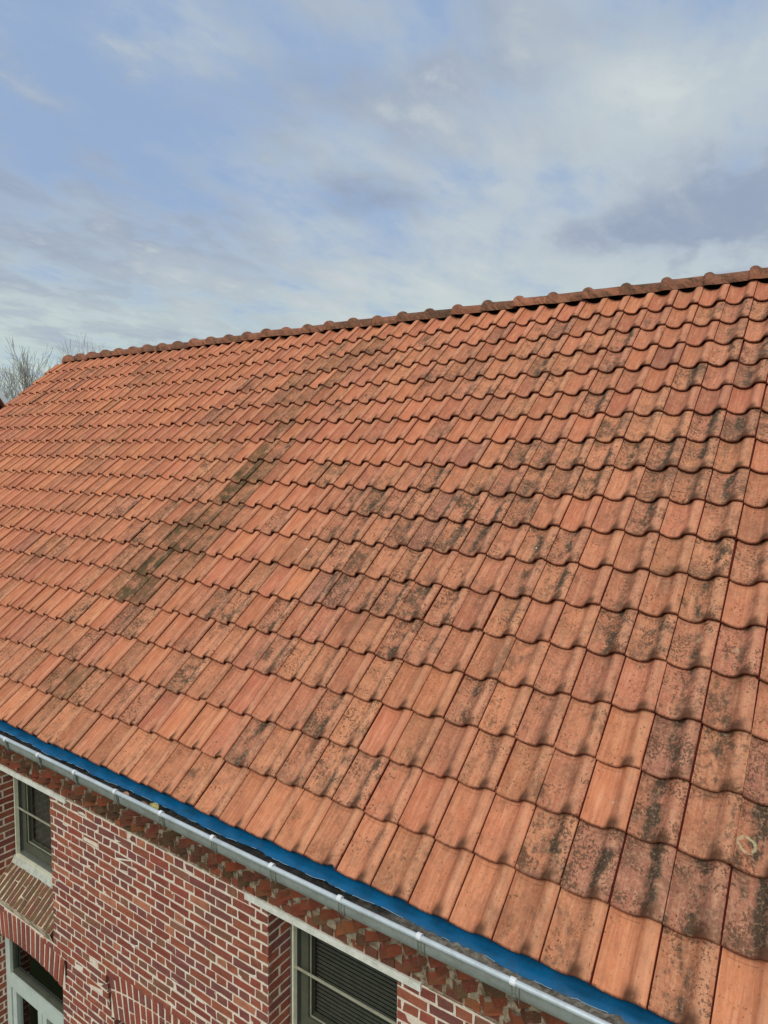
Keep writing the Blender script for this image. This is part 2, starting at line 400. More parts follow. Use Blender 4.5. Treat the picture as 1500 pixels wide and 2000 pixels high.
# ------------------------------------------------------------------ ground
GZ = -5.4
g = MB(); n = 40
for i in range(n+1):
    for j in range(n+1):
        x = -700 + 1400*i/n; y = -700 + 1400*j/n
        g.v.append((x, y, GZ + (0 if max(abs(x), abs(y)) < 60 else 1.5*mnoise.noise(Vector((x*.01, y*.01, 0))))))
for i in range(n):
    for j in range(n):
        a = i*(n+1)+j; g.f.append((a, a+n+1, a+n+2, a+1)); g.m.append(0)
tag(g.build('ground', M_GRASS), kind='structure')

# ------------------------------------------------------------------ the house
TW, TG, PITCH = .205, .29705, .71165
CP, SP = math.cos(PITCH), math.sin(PITCH)
I0, I1 = -51, 20
NROW = 18
XL, XR = I0*TW, I1*TW
RIDGE_Y, RIDGE_Z = 4.15, 3.585
house = empty('brick_house', (XL/2+XR/2, RIDGE_Y, GZ))
tag(house, 'red brick house with a long weathered orange clay tile roof and a grey gutter', 'house')
HL = Vector(house.location)
def hpart(o, parent=None):
    """parents keep world coordinates"""
    o.parent = parent or house
    if parent is None: o.location = -HL
    return o

# wear of single tiles read off the photograph: (column, row) -> dirt, moss
STRONG = [(-15,2),(-8,5),(-7,5),(-7,8),(-2,1),(-1,1),(0,2),(0,7),(0,9),(0,11),(1,1)]
MID = [(-13,4),(-11,5),(-10,7),(-10,9),(-9,7),(-9,8),(-8,4),(-8,7),(-8,8),(-8,16),(-7,10),(-5,12),(-2,5),(-2,8),(-2,9),(-2,10),(-2,13),(0,1),(0,3),(0,14),(0,16),(2,1)]
SOME = [(-27,7),(-23,3),(-21,2),(-20,3),(-19,1),(-19,3),(-17,15),(-16,1),(-16,4),(-16,7),(-15,4),(-12,3),(-12,5),(-11,8),(-11,13),(-11,14),(-8,1),(-8,2),(-7,1),(-7,7),(-7,9),(-6,9),(-6,10),(-5,7),(-5,10),(-5,14),(-1,5),(-1,15),(0,4),(0,5),(0,6),(0,13),(1,0),(1,3),(1,7),(2,3)]
GREEN = {(-21,5):1,(-21,6):1,(-20,8):1,(-21,4):.7,(-20,5):.6,(-20,6):.7,(-20,4):.55,(-21,7):.55,(-20,7):.6,(-19,5):.35,(-21,1):.5,(-20,1):.45,(-20,9):.75,(-20,10):.65,
         (-21,12):.35,(-21,13):.4,(-22,13):.35,(-22,14):.4,(-21,15):.45,(-21,16):.45,(-18,16):.5,(-22,4):.35,(-19,16):.35,(-20,15):.35,(-21,14):.35,(-20,11):.5,(-20,12):.45,(-19,8):.5,(-19,9):.5,(-19,10):.45,(-22,5):.4,(-22,6):.35,(-19,7):.35,(-19,6):.3,(-20,13):.3,(-19,14):.35,(-19,15):.3}
def tile_wear(i, j):
    k = (i, j); nz = mnoise.noise(Vector((i*.23, j*.33, 4.2)))
    near = max(0.0, min(1.0, (i+26)/22.0))
    d = max(0.0, min(1.0,   .16 + .34*near + .40*nz + random.gauss(0, .16)))
    if j == 0: d = .22 + .25*random.random()
    if j >= 17: d *= .25
    mo = GREEN.get(k, 0.0)
    if k not in GREEN and -24 < i < -17 and (i+21)+(0 if j > 3 else 1) in (-1, 2) : mo = .25*random.random()
    if k in GREEN: d = max(d, .5); mo = min(1, mo*random.uniform(.75, 1.35))
    if k in SOME: d = max(d, .68)
    if k in MID: d = max(d, .86)
    if k in STRONG: d = 1.0
    r = min(1.0, abs(random.gauss(.38, .24)))
    if j == 0: r *= .35
    elif j == 1: r = r*.8+.1
    if k in ((0,1),(-11,5),(-12,5),(-9,7),(0,3),(2,3),(-9,8),(2,1),(-1,1),(1,1)): r = .93
    return r, d, mo, random.random()

PR = [(-.06,-.026),(-.02,-.026),(.016,-.026),(.026,-.0135),(.045,-.0150),(.09,-.0225),(.17,-.0318),(.27,-.0385),(.37,-.0412),(.47,-.0402),(.55,-.0358),(.61,-.0280),(.655,-.0175),(.695,-.0075),(.74,-.0012),(.80,.0012),(.86,.0012),(.91,.0),(.965,-.0012),(.992,-.0030),(1.0,-.0060)]
PU = np.array([p[0] for p in PR]); PH = np.array([p[1]*(1.16 if .04 < p[0] < .9 else 1) for p in PR])
LIFT = .025
def tile_strip(cols, rows, low=False, flip=False, name='roof'):
    """all tiles of one slope; (a, s, h) = along eave, up slope, off slope"""
    VV = [0, .0035, .010, .022, .036, .055, .09, .15, .22, .30, TG+.035] if not low else [0, .01, .04, .15, TG+.03]
    US = PU if not low else PU[::3]
    HS = PH if not low else PH[::3]
    if low: US = np.append(US, 1.0); HS = np.append(HS, -.004)
    V, F, WEAR, UVG, UVL = [], [], [], [], []
    base = 0
    for j in rows:
        for i in cols:
            r = tile_wear(i, j)
            ja, jh = random.gauss(0, .0016), random.gauss(0, .0015)
            rot = random.gauss(0, .0042); tilt = random.gauss(0, .0035)
            js = random.gauss(0, .0016) + (random.uniform(-.009, .004) if random.random() < .05 else 0)
            if random.random() < .03: jh += .003
            chip, cu, cw_ = (random.uniform(.004, .014) if random.random() < .12 else 0), random.random(), random.uniform(.03, .09)
            smax = TG+.035 if j < NROW-1 else TG*1.02
            grid = []
            for q, v in enumerate(VV):
                v = min(v, smax)
                s_ = 1 - min(1.0, v/.05); s_ = s_*s_*(3-2*s_)
                uu = US + 0.055*s_*np.exp(-((US-.62)/.16)**2)
                h = np.interp(uu, PU, PH)
                lift = LIFT*(1 - v/TG)
                hh = h + lift - LIFT + jh + tilt*(US-.5)*TW*4
                if q == 0: hh = hh - .0055
                elif q == 1: hh = hh - .0016
                a = (i + US)*TW + ja + rot*v; s = j*TG + v + js + rot*(US-.5)*TW
                s = s + chip*np.exp(-((US-cu)/cw_)**2)*max(0, 1-v/.03)
                if q == 0: s = s + .0008
                grid.append(np.stack([a, s, hh], 1))
            nose1 = grid[0].copy(); nose1[:, 2] -= .010; nose1[:, 1] += .001
            nose2 = grid[0].copy(); nose2[:, 2] -= .012; nose2[:, 1] += .024
            grid = [nose2, nose1] + grid
            vl = [-.06, -.05] + [v/TG for v in VV]
            # right hand edge turned down
            for q in range(len(grid)):
                e = grid[q][-1:].copy(); e[:, 2] -= .0105; e[:, 0] -= .0012
                grid[q] = np.vstack([grid[q], e])
            G = np.array(grid); nr, nu = G.shape[:2]
            US2 = np.append(US, 1.0)
            V.append(G.reshape(-1, 3))
            idx = np.arange(nr*nu).reshape(nr, nu) + base; base += nr*nu
            q4 = np.stack([idx[:-1, :-1], idx[:-1, 1:], idx[1:, 1:], idx[1:, :-1]], -1).reshape(-1, 4); F.append(q4)
            WEAR.append(np.tile(np.array(r, dtype=float), (nr*nu, 1)))
            UVG.append(G.reshape(-1, 3)[:, :2])
            UVL.append(np.stack([np.tile(US2, nr), np.repeat(vl, nu)], 1))
    V = np.concatenate(V); F = np.concatenate(F); WEAR = np.concatenate(WEAR); UVG = np.concatenate(UVG); UVL = np.concatenate(UVL)
    # old battens: gentle waviness of the whole slope
    sag = .0045*np.sin(V[:, 0]*1.1 + .8*np.sin(V[:, 1]*.9)) + .003*np.sin(V[:, 1]*2.3 + V[:, 0]*.6) + .003*np.sin(V[:, 0]*3.7+V[:, 1])
    h = V[:, 2] + sag*.8; s = V[:, 1]
    X = V[:, 0]; Y = s*CP - h*SP; Z = s*SP + h*CP
    if flip: Y = 2*RIDGE_Y - Y; F = F[:, ::-1]
    me = bpy.data.meshes.new(name)
    me.vertices.add(len(X)); me.vertices.foreach_set('co', np.stack([X, Y, Z], 1).ravel())
    me.loops.add(F.size); me.loops.foreach_set('vertex_index', F.ravel())
    me.polygons.add(len(F)); me.polygons.foreach_set('loop_start', np.arange(len(F))*4)
    me.polygons.foreach_set('loop_total', np.full(len(F), 4)); me.update(calc_edges=True)
    me.polygons.foreach_set('use_smooth', np.ones(len(F), bool))
    lv = F.ravel()
    for nm, arr in (('slope', UVG), ('tile', UVL)):
        l = me.uv_layers.new(name=nm); l.data.foreach_set('uv', arr[lv].ravel())
    a = me.attributes.new('wear', 'FLOAT_COLOR', 'POINT'); a.data.foreach_set('color', WEAR.ravel())
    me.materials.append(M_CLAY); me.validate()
    return me
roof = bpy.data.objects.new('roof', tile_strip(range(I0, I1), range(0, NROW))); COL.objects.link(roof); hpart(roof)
roof['label'] = 'orange clay pantiles with black lichen streaks and a green mossy run'
rb = bpy.data.objects.new('rear_roof', tile_strip(range(I0, I1), range(0, NROW), low=True, flip=True)); COL.objects.link(rb); hpart(rb)

# boarding under the tiles
def slope_pt(x, s, h): return (x, s*CP - h*SP, s*SP + h*CP)
u_ = MB()
for sgn in (0, 1):
    pts = []
    for (x, s) in ((XL+.03, .06), (XR-.03, .06), (XR-.03, 18.25*TG), (XL+.03, 18.25*TG)):
        for hh in (-.105, -.15):
            q = slope_pt(x, s, hh); pts.append(q if not sgn else (q[0], 2*RIDGE_Y-q[1], q[2]))
    u_.add(pts, [(0, 2, 4, 6), (1, 7, 5, 3), (0, 1, 3, 2), (2, 3, 5, 4), (4, 5, 7, 6), (6, 7, 1, 0)])
u_.box(XL+.06, XR-.03, RIDGE_Y-.035, RIDGE_Y+.035, RIDGE_Z-.20, RIDGE_Z-.075)
hpart(u_.build('roof_boarding', M_ROOM))

# ridge caps, each lapping over its right hand neighbour's tail
CAPL = .3516; JX = -.0525
def cap_mesh():
    b = MB(); na = 14
    st = [(-.012, .113), (-.009, .121), (.0, .127), (.014, .131), (.030, .131), (.046, .126), (.060, .114), (.072, .106), (.10, .1035), (.2, .101), (.335, .099), (.358, .098), (.372, .097)]
    for x, r in st:
        for k in range(na+1):
            a = math.pi*k/na
            b.v.append((x, -math.cos(a)*r*.97, (math.sin(a)**.86)*r - .095))
    for i in range(len(st)-1):
        for k in range(na):
            q = i*(na+1)+k; b.f.append((q, q+1, q+na+2, q+na+1)); b.m.append(0)
    c = len(b.v)                                           # lip at the visible end
    for k in range(na+1):
        a = math.pi*k/na; b.v.append((-.010, -math.cos(a)*.100, (math.sin(a)**.86)*.100 - .095))
    for k in range(na): b.f.append((k+1, k, c+k, c+k+1)); b.m.append(0)
    return b
k0 = int(math.floor((XL - JX)/CAPL)); k1 = int((XR - JX)/CAPL)
caps = []
for k in range(k0, k1+1):
    x = JX + k*CAPL
    if x < XL+.12: continue
    m = cap_mesh(); me = bpy.data.meshes.new('ridge_cap'); me.from_pydata(m.v, [], m.f)
    me.polygons.foreach_set('use_smooth', [True]*len(m.f)); me.materials.append(M_RIDGE)
    nv = len(m.v); arr = np.array(m.v)
    wv = (random.random()*.35+.66, min(1, max(.5, random.gauss(.92, .2))), .45*random.random(), random.random())
    a = me.attributes.new('wear', 'FLOAT_COLOR', 'POINT'); a.data.foreach_set('color', np.tile(wv, (nv, 1)).ravel())
    lv = np.zeros(len(me.loops), int); me.loops.foreach_get('vertex_index', lv)
    l = me.uv_layers.new(name='slope'); l.data.foreach_set('uv', np.stack([arr[:, 1]*1.5+k*3.1, 50+arr[:, 0]+arr[:, 2]], 1)[lv].ravel())
    l = me.uv_layers.new(name='tile'); l.data.foreach_set('uv', np.stack([arr[:, 1]*1.4+.32, arr[:, 0]*1.2+.35], 1)[lv].ravel())
    o = bpy.data.objects.new('ridge_cap', me); COL.objects.link(o); o.parent = roof
    o.location = (x, RIDGE_Y + random.gauss(0, .003), RIDGE_Z - .018 + random.gauss(0, .004) + .012*mnoise.noise(Vector((x*.6, 3, 1))))
    o.rotation_euler = (random.gauss(0, .03), random.gauss(0, .009)+.004, random.gauss(0, .011)); caps.append(o)

# ------------------------------------------------------------------ wall
YW = .20; CH = .0608; ZT = -.615
HS_, JT = .0955, .011
wall = MB()          # 0 mortar, 1 brick
# openings: (x0, x1, ztop, zbottom, frame depth, arched)
WINS = [(-5.00, -4.10, -.575, -1.50), (-1.86, -.99, -.575, -1.50)]
ARCH = [(-4.555, .555, -2.018, -1.782, -4.35), (-2.755, .60, -1.925, -1.612, -4.1)]     # centre, half width, crown intrados, crown extrados, bottom
def blocked(z):
    b = []
    for x0, x1, zt, zb in WINS:
        if z < zt and z > zb-.17: b.append((x0, x1))
    for xc, hw, zi, ze, zb in ARCH:
        if z < ze-.018 and z > zb:
            k = .20; sp = zi - k*hw*hw
            if z > sp + .0:
                dx = math.sqrt(max(0, (ze-z)/k)); dx = min(dx, hw + .03 + max(0, (z-sp))*.22)
            else: dx = hw
            b.append((xc-dx, xc+dx))
    return sorted(b)
def fbrick(x0, x1, z, N=(0, -1, 0), m=1):
    if x1-x0 < .02: return
    hv = CH/2 - .0063
    wall.brick(((x0+x1)/2, YW - rng.uniform(0, .002), z + rng.uniform(-.001, .001)), (1, 0, 0), (0, 0, 1), (0, -1, 0), (x1-x0)/2-.006, hv, .03, m=m, b=.0032, j=.0042)
ncourse = int((ZT - GZ)/CH) + 1
JZ = [ZT + CH*2.6 - CH*0.6]                                # keeps courses aligned with the measured joints
XWL, XWR = XL+.05, XR-.05
c = -3
while True:
    zc = ZT - CH*(c+.5) + CH
    c += 1
    if zc > -.50: continue
    if zc < GZ: break
    stretch = (c % 2 == 0)
    bl = blocked(zc); segs = []; x = XWL
    for a, b in bl:
        segs.append((x, a, )); x = b
    segs.append((x, XWR))
    zb, zt = zc-CH/2, zc+CH/2
    for (a, b) in segs:
        if b-a < .01: continue
        wall.add([(a+.0022 if a != XWL else a, YW+.0018, zb), (b-.0022, YW+.0018, zb), (b-.0022, YW+.0018, zt), (a+.0022 if a != XWL else a, YW+.0018, zt)], [(0, 1, 2, 3)], 0)
        # reveal sides, mortar then bricks
        for (xe, sg, has) in ((a, -1, a != XWL), (b, 1, b != XWR)):
            if not has: continue
            xi = xe - sg*.0022
            q = [(xi, YW+.0018, zb), (xi, YW+.30, zb), (xi, YW+.30, zt), (xi, YW+.0018, zt)]
            wall.add(q, [(0, 1, 2, 3)] if sg > 0 else [(3, 2, 1, 0)], 0)
            y = YW+.008
            for d in ((.185, .10) if stretch == False else (.088, .19)):
                y1 = min(y+d, YW+.30)
                if y1-y > .02:
                    wall.brick((xe - .0005, (y+y1)/2-.004, zc), (0, 1, 0), (0, 0, 1), (sg, 0, 0), (y1-y)/2-.002, CH/2-.0052, .02, m=1, b=.003, j=.002)
                y = y1+.009
        # face bricks on the global bond, clipped to the segment
        if stretch: st, per = -1.958, 2*HS_
        else: st, per = -2.006, HS_
        k = math.floor((a-st)/per)
        edges = [a]
        while True:
            k += 1; e = st + k*per + rng.uniform(-.003, .003)
            if e >= b-.03: break
            if e > a+.03: edges.append(e)
        edges.append(b)
        for e0, e1 in zip(edges[:-1], edges[1:]):
            fbrick(e0+(0 if e0 != a or a == XWL else -.0045), e1+(0 if e1 != b else .0045), zc)
# arches
for xc, hw, zi, ze, zb in ARCH:
    k = .20; n = int(2*hw/.062)
    tall = ze - zi
    inner = .235 if tall < .26 else .20
    zin = lambda x: zi - k*(x-xc)**2
    zen = lambda x: ze - k*(x-xc)**2
    q = 30
    for i in range(q):
        xa = xc - (hw+.03) + (2*hw+.06)*i/q; xb = xc - (hw+.03) + (2*hw+.06)*(i+1)/q
        wall.add([(xa, YW+.006, zin(xa)), (xb, YW+.006, zin(xb)), (xb, YW+.006, zen(xb)+.04), (xa, YW+.006, zen(xa)+.04)], [(0, 1, 2, 3)], 0)
        wall.add([(xa, YW+.006, zin(xa)), (xb, YW+.006, zin(xb)), (xb, YW+.30, zin(xb)), (xa, YW+.30, zin(xa))], [(3, 2, 1, 0)], 0)
    for i in range(n):
        x = xc - hw + 2*hw*(i+.5)/n; ang = (x-xc)/hw*.20
        U = (math.cos(ang), 0, -math.sin(ang)); V = (math.sin(ang), 0, math.cos(ang))
        rings = [(0.0, inner)] if tall < .26 else [(0, .195), (.208, tall+.006)]
        for (r0, r1) in rings:
            cz = zin(x) + (r0+r1)/2; cx = x + math.sin(ang)*(r0+r1)/2
            wid = hw/n*(1+ang*ang) + (r0+r1)/2*.0018
            if (r1-r0) > .15 and tall > .26 and i % 2:
                for (p0, p1) in ((r0, r0+.092), (r0+.103, r1)):
                    wall.brick((x+math.sin(ang)*(p0+p1)/2, YW-.001, zin(x)+(p0+p1)/2), U, (V[0], 0, V[2]), (0, -1, 0), wid-.0098, (p1-p0)/2, .05, m=1)
            else:
                wall.brick((cx, YW-rng.uniform(0, .004), cz), U, (V[0], 0, V[2]), (0, -1, 0), wid-.0098, (r1-r0)/2-.001, .08, m=1)
# gable and rear walls (plain continuation)
yb = 2*RIDGE_Y - YW
for x in (XWL, XWR):
    vs = [(x, YW+.0018, GZ), (x, yb, GZ), (x, yb, -.3), (x, RIDGE_Y, RIDGE_Z-.20), (x, YW+.0018, -.02)]
    wall.add(vs, [(0, 4, 3, 2, 1)] if x == XWL else [(0, 1, 2, 3, 4)], 2)
wall.add([(XWL, yb, GZ), (XWR, yb, GZ), (XWR, yb, -.05), (XWL, yb, -.05)], [(3, 2, 1, 0)], 2)
mbt, t, b = mat('gable_brick')
tc = t.node('ShaderNodeNewGeometry').outputs['Position']
sp_ = t.node('ShaderNodeSeparateXYZ'); t.l.new(tc, sp_.inputs[0]); cb = t.node('ShaderNodeCombineXYZ')
t.l.new(t.math('ADD', sp_.outputs[0], sp_.outputs[1]), cb.inputs[0]); t.l.new(sp_.outputs[2], cb.inputs[1])
bt = t.node('ShaderNodeTexBrick'); t.l.new(cb.outputs[0], bt.inputs['Vector'])
bt.inputs['Scale'].default_value = 1; bt.inputs['Brick Width'].default_value = .19; bt.inputs['Row Height'].default_value = CH
bt.inputs['Mortar Size'].default_value = .006; bt.inputs['Color1'].default_value = (.21, .055, .04, 1); bt.inputs['Color2'].default_value = (.14, .045, .04, 1)
bt.inputs['Mortar'].default_value = (.5, .42, .32, 1); t.l.new(bt.outputs[0], b.inputs['Base Color']); b.inputs['Roughness'].default_value = .9
hpart(wall.build('wall', [M_MORTAR, M_BRICK, mbt]))

# ------------------------------------------------------------------ saw-tooth cornice under the gutter
cor = MB()
def tooth_row(z0, z1, ytip, pitch, off, ws=.066):
    x = XWL + off
    while x < XWR:
        zc = (z0+z1)/2; hx = ws*rng.uniform(.92, 1.04)
        dz = rng.uniform(-.003, .003); dyy = rng.uniform(-.012, .010)
        tipy = ytip+dyy
        a = math.radians(45 + rng.uniform(-7, 7))
        # brick standing corner-out: two faces at 45 degrees
        L = .098; wdt = .095
        for sgn in (-1, 1):
            cx = x + sgn*math.cos(a)*L/2; cy = tipy + math.sin(a)*L/2
            pass
        p0 = np.array((x, tipy)); d1 = np.array((math.cos(a), math.sin(a)))*L; d2 = np.array((-math.sin(a)*1.0, math.cos(a)))*wdt
        q = [p0, p0+d1, p0+d1+d2, p0+d2]
        jit = lambda: rng.uniform(-.0045, .0045, 3)
        vs = []
        cen = (q[0]+q[2])/2
        for zz, sh in ((z0+dz, .95), (z0+.006+dz, 1.0), (z1-.006+dz, 1.0), (z1+dz, .94)):
            for pnt in q:
                pp = cen + (pnt-cen)*sh
                vs.append(np.array((pp[0], pp[1], zz)) + jit())
        cor.add(vs, [(12, 13, 14, 15)], 0); n0 = len(cor.v) - 16; f = [(3, 2, 1, 0)]
        for r_ in range(3):
            for k in range(4):
                k2 = (k+1) % 4; f.append((r_*4+k, r_*4+k2, r_*4+4+k2, r_*4+4+k))
        cor.f.extend([tuple(i + n0 for i in q_) for q_ in f]); cor.m.extend([1]*len(f))
        x += pitch*rng.uniform(.97, 1.03)
# flush course above the lintel, then teeth stepping outwards, flat course between
PT = .1395
zc0 = -.535
def flat_course(z0, z1, yf, per, m=1):
    x = XWL
    while x < XWR-.02:
        w_ = min(per*rng.uniform(.95, 1.05), XWR-x)
        cor.brick((x+w_/2, yf+rng.uniform(-.004, .004), (z0+z1)/2), (1, 0, 0), (0, 0, 1), (0, -1, 0), w_/2-.006, (z1-z0)/2-.004, .09, m=m, j=.004, b=.006)
        x += w_
Z1 = -.480
flat_course(Z1-.054, Z1+.002, .190, HS_)
tooth_row(Z1+.006, Z1+.066, .140, PT, 0.02)
tooth_row(Z1+.072, Z1+.132, .118, PT, .02+PT/2)
tooth_row(Z1+.138, Z1+.200, .095, PT, .045)
flat_course(Z1+.205, Z1+.262, .092, HS_)
flat_course(Z1+.268, Z1+.330, .080, HS_*2)
# mortar behind and between the courses
def mslab(y, z0, z1):
    n = 420; b0 = len(cor.v)
    for i in range(n+1):
        x = XWL + (XWR-XWL)*i/n
        for (yy, zz) in ((y, z0), (y, z1), (YW+.03, z1), (YW+.03, z0)):
            e = rng.uniform(-.005, .005); cor.v.append((x, yy+(e if yy == y else 0), zz+e*.4))
    for i in range(n):
        for k in range(3):
            cor.f.append((b0+i*4+k, b0+(i+1)*4+k, b0+(i+1)*4+k+1, b0+i*4+k+1)); cor.m.append(0)
mslab(.195, Z1-.058, Z1+.004)
mslab(.188, Z1+.002, Z1+.069)
mslab(.165, Z1+.067, Z1+.135)
mslab(.142, Z1+.133, Z1+.203)
mslab(.102, Z1+.201, Z1+.34)
# irregular dabs of mortar squeezed out on top of the teeth
for _ in range(0):
    x = rng.uniform(-6, 2.0); lvl = rng.choice([Z1+.068, Z1+.134]); yy = rng.uniform(.13, .17) - (.02 if lvl > Z1+.1 else 0)
    r_ = rng.uniform(.010, .026); vs = [(x, yy, lvl+r_*.5)]; k = 6
    for q in range(k):
        a = 2*math.pi*q/k; rr = r_*rng.uniform(.6, 1.3); vs.append((x+math.cos(a)*rr*1.3, yy+math.sin(a)*rr, lvl-.006+rng.uniform(-.006, .003)))
    cor.add(vs, [(0, 1+q, 1+(q+1) % k) for q in range(k)], 0)
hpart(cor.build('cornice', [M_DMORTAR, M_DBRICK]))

# lintels over the two upper windows
# ------------------------------------------------------------------ windows
def upper_window(x0, x1, lx0, lx1, blind, slatted):
    F = MB(); yf = .385; zt, zb = -.575, -1.455
    # outer frame against the brick
    F.box(x0+.003, x0+.026, yf, yf+.12, zb, zt); F.box(x1-.026, x1-.003, yf, yf+.12, zb, zt); F.box(x0+.026, x1-.026, yf, yf+.12, zt-.03, zt)
    F.box(x0+.026, x1-.026, yf+.014, yf+.12, zb-.0, zb+.020)
    fr = hpart(F.build('window', M_FRAME))
    a = MB(); t_ = .012
    xa, xb = x0+.026, x1-.026
    a.box(xa, xa+t_, yf-.012, yf+.02, zb+.012, zt-.03); a.box(xb-t_, xb, yf-.012, yf+.02, zb+.012, zt-.03)
    a.box(xa, xb, yf-.014, yf+.012, zb, zb+.012)
    a.build('trim', M_BEAD, fr)
    a = MB(); ys = yf+.045; s0, s1 = xa+.022, xb-.022; z0, z1 = zb+.035, zt-.045; sw = .055
    a.box(s0, s0+sw, ys, ys+.04, z0, z1); a.box(s1-sw, s1, ys, ys+.04, z0, z1)
    a.box(s0+sw, s1-sw, ys, ys+.04, z1-sw, z1); a.box(s0+sw, s1-sw, ys+.0, ys+.04, z0, z0+.075)
    a.box(s0+sw, s0+sw+.012, ys+.012, ys+.05, z0+.075, z1-sw); a.box(s0+sw+.012, s1-sw, ys+.012, ys+.05, z0+.075, z0+.087)
    a.build('sash', M_SASH, fr)
    a = MB(); a.box(s0+sw+.012, s0+sw+.0155, ys+.006, ys+.012, z0+.087, z1-sw); a.box(s0+sw+.012, s1-sw, ys+.006, ys+.012, z0+.087, z0+.0905)
    a.build('glazing_bead', M_BAR, fr)
    a = MB(); a.box(xa+t_, xb-t_, yf+.002, yf+.012, -1.034, -1.024); a.build('glazing_bar', M_BAR, fr)
    a = MB(); a.add([(s0+sw+.004, ys+.022, z0+.08), (s1-sw-.004, ys+.022, z0+.08), (s1-sw-.004, ys+.022, z1-sw+.004), (s0+sw+.004, ys+.022, z1-sw+.004)], [(0, 1, 2, 3)]); a.build('pane', M_GLASS, fr)
    a = MB()
    if slatted:
        z = z1-.05; yb_ = ys+.07
        while z > z0+.02:
            a.add([(s0+.05, yb_, z-.0165), (s1-.05, yb_, z-.0165), (s1-.05, yb_+.003, z), (s0+.05, yb_+.003, z)], [(0, 1, 2, 3)])
            z -= .0265
    else:
        a.box(s0+.05, s1-.05, ys+.075, ys+.08, z0+.02, z1-.02)
    a.build('blind', M_BLIND, fr)
    a = MB(); d = 1.2; e = .0
    rm = [(x0, yf+.13, zb-.1), (x1, yf+.13, zb-.1), (x1, yf+d, zb-.1), (x0, yf+d, zb-.1), (x0, yf+.13, zt), (x1, yf+.13, zt), (x1, yf+d, zt), (x0, yf+d, zt)]
    a.add(rm, [(0, 1, 2, 3), (7, 6, 5, 4), (3, 2, 6, 7), (0, 3, 7, 4), (1, 5, 6, 2)]); a.build('room', M_ROOM, fr)
    # painted board below the frame, then the steep brick sill
    a = MB()
    a.add([(x0+.004, yf-.012, zb), (x1-.004, yf-.012, zb), (x1-.004, yf-.040, zb-.050), (x0+.004, yf-.040, zb-.050),
           (x0+.004, yf+.1, zb), (x1-.004, yf+.1, zb), (x1-.004, yf+.1, zb-.06), (x0+.004, yf+.1, zb-.06)],
          [(3, 2, 1, 0), (0, 1, 5, 4), (3, 7, 6, 2)])
    a.build('sill_board', M_BOARD, fr)
    a = MB(); n = int((x1-x0)/.060)
    p0 = np.array((0, yf-.035, zb-.048)); p1 = np.array((0, .166, -1.672)); V = p0-p1; L = np.linalg.norm(V); V = V/L; N = np.array((0, -V[2], V[1])); N = N if N[2] > 0 else -N
    for i in range(n):
        xc = x0 + (x1-x0)*(i+.5)/n; hu = (x1-x0)/n/2-.0062
        cut = rng.choice([.0, .0, .35, .62])
        parts = [(0, L)] if cut == 0 else [(0, L*cut-.004), (L*cut+.004, L)]
        for (s_0, s_1) in parts:
            a.brick(np.array((xc, 0, 0)) + p1 + V*(s_0+s_1)/2 + N*rng.uniform(-.002, .004), (1, 0, 0), V, N, hu, (s_1-s_0)/2, .05, m=1, j=.004, b=.005)
    A, B = p0-N*.003, p1-N*.003
    a.add([(x0, *B[1:]), (x1, *B[1:]), (x1, *A[1:]), (x0, *A[1:]), (x0, .19, -1.745), (x1, .19, -1.745)], [(0, 1, 2, 3), (4, 5, 1, 0)], 0)
    a.build('sill', [M_SMORTAR, M_SBRICK], fr)
    a = MB(); a.box(lx0, lx1, YW-.016, YW+.19, zt, zt+.040, j=.0008); a.box(x0, x1, YW+.19, .52, zt, zt+.036)
    a.build('lintel', M_LINTEL, fr)
    return fr
upper_window(-5.00, -4.10, -5.12, -3.868, 0, False)['label'] = 'upper left window with plain dark blind behind the glass'
upper_window(-1.86, -.99, -2.030, -.846, 0, True)['label'] = 'window with slatted dark blind under the gutter'

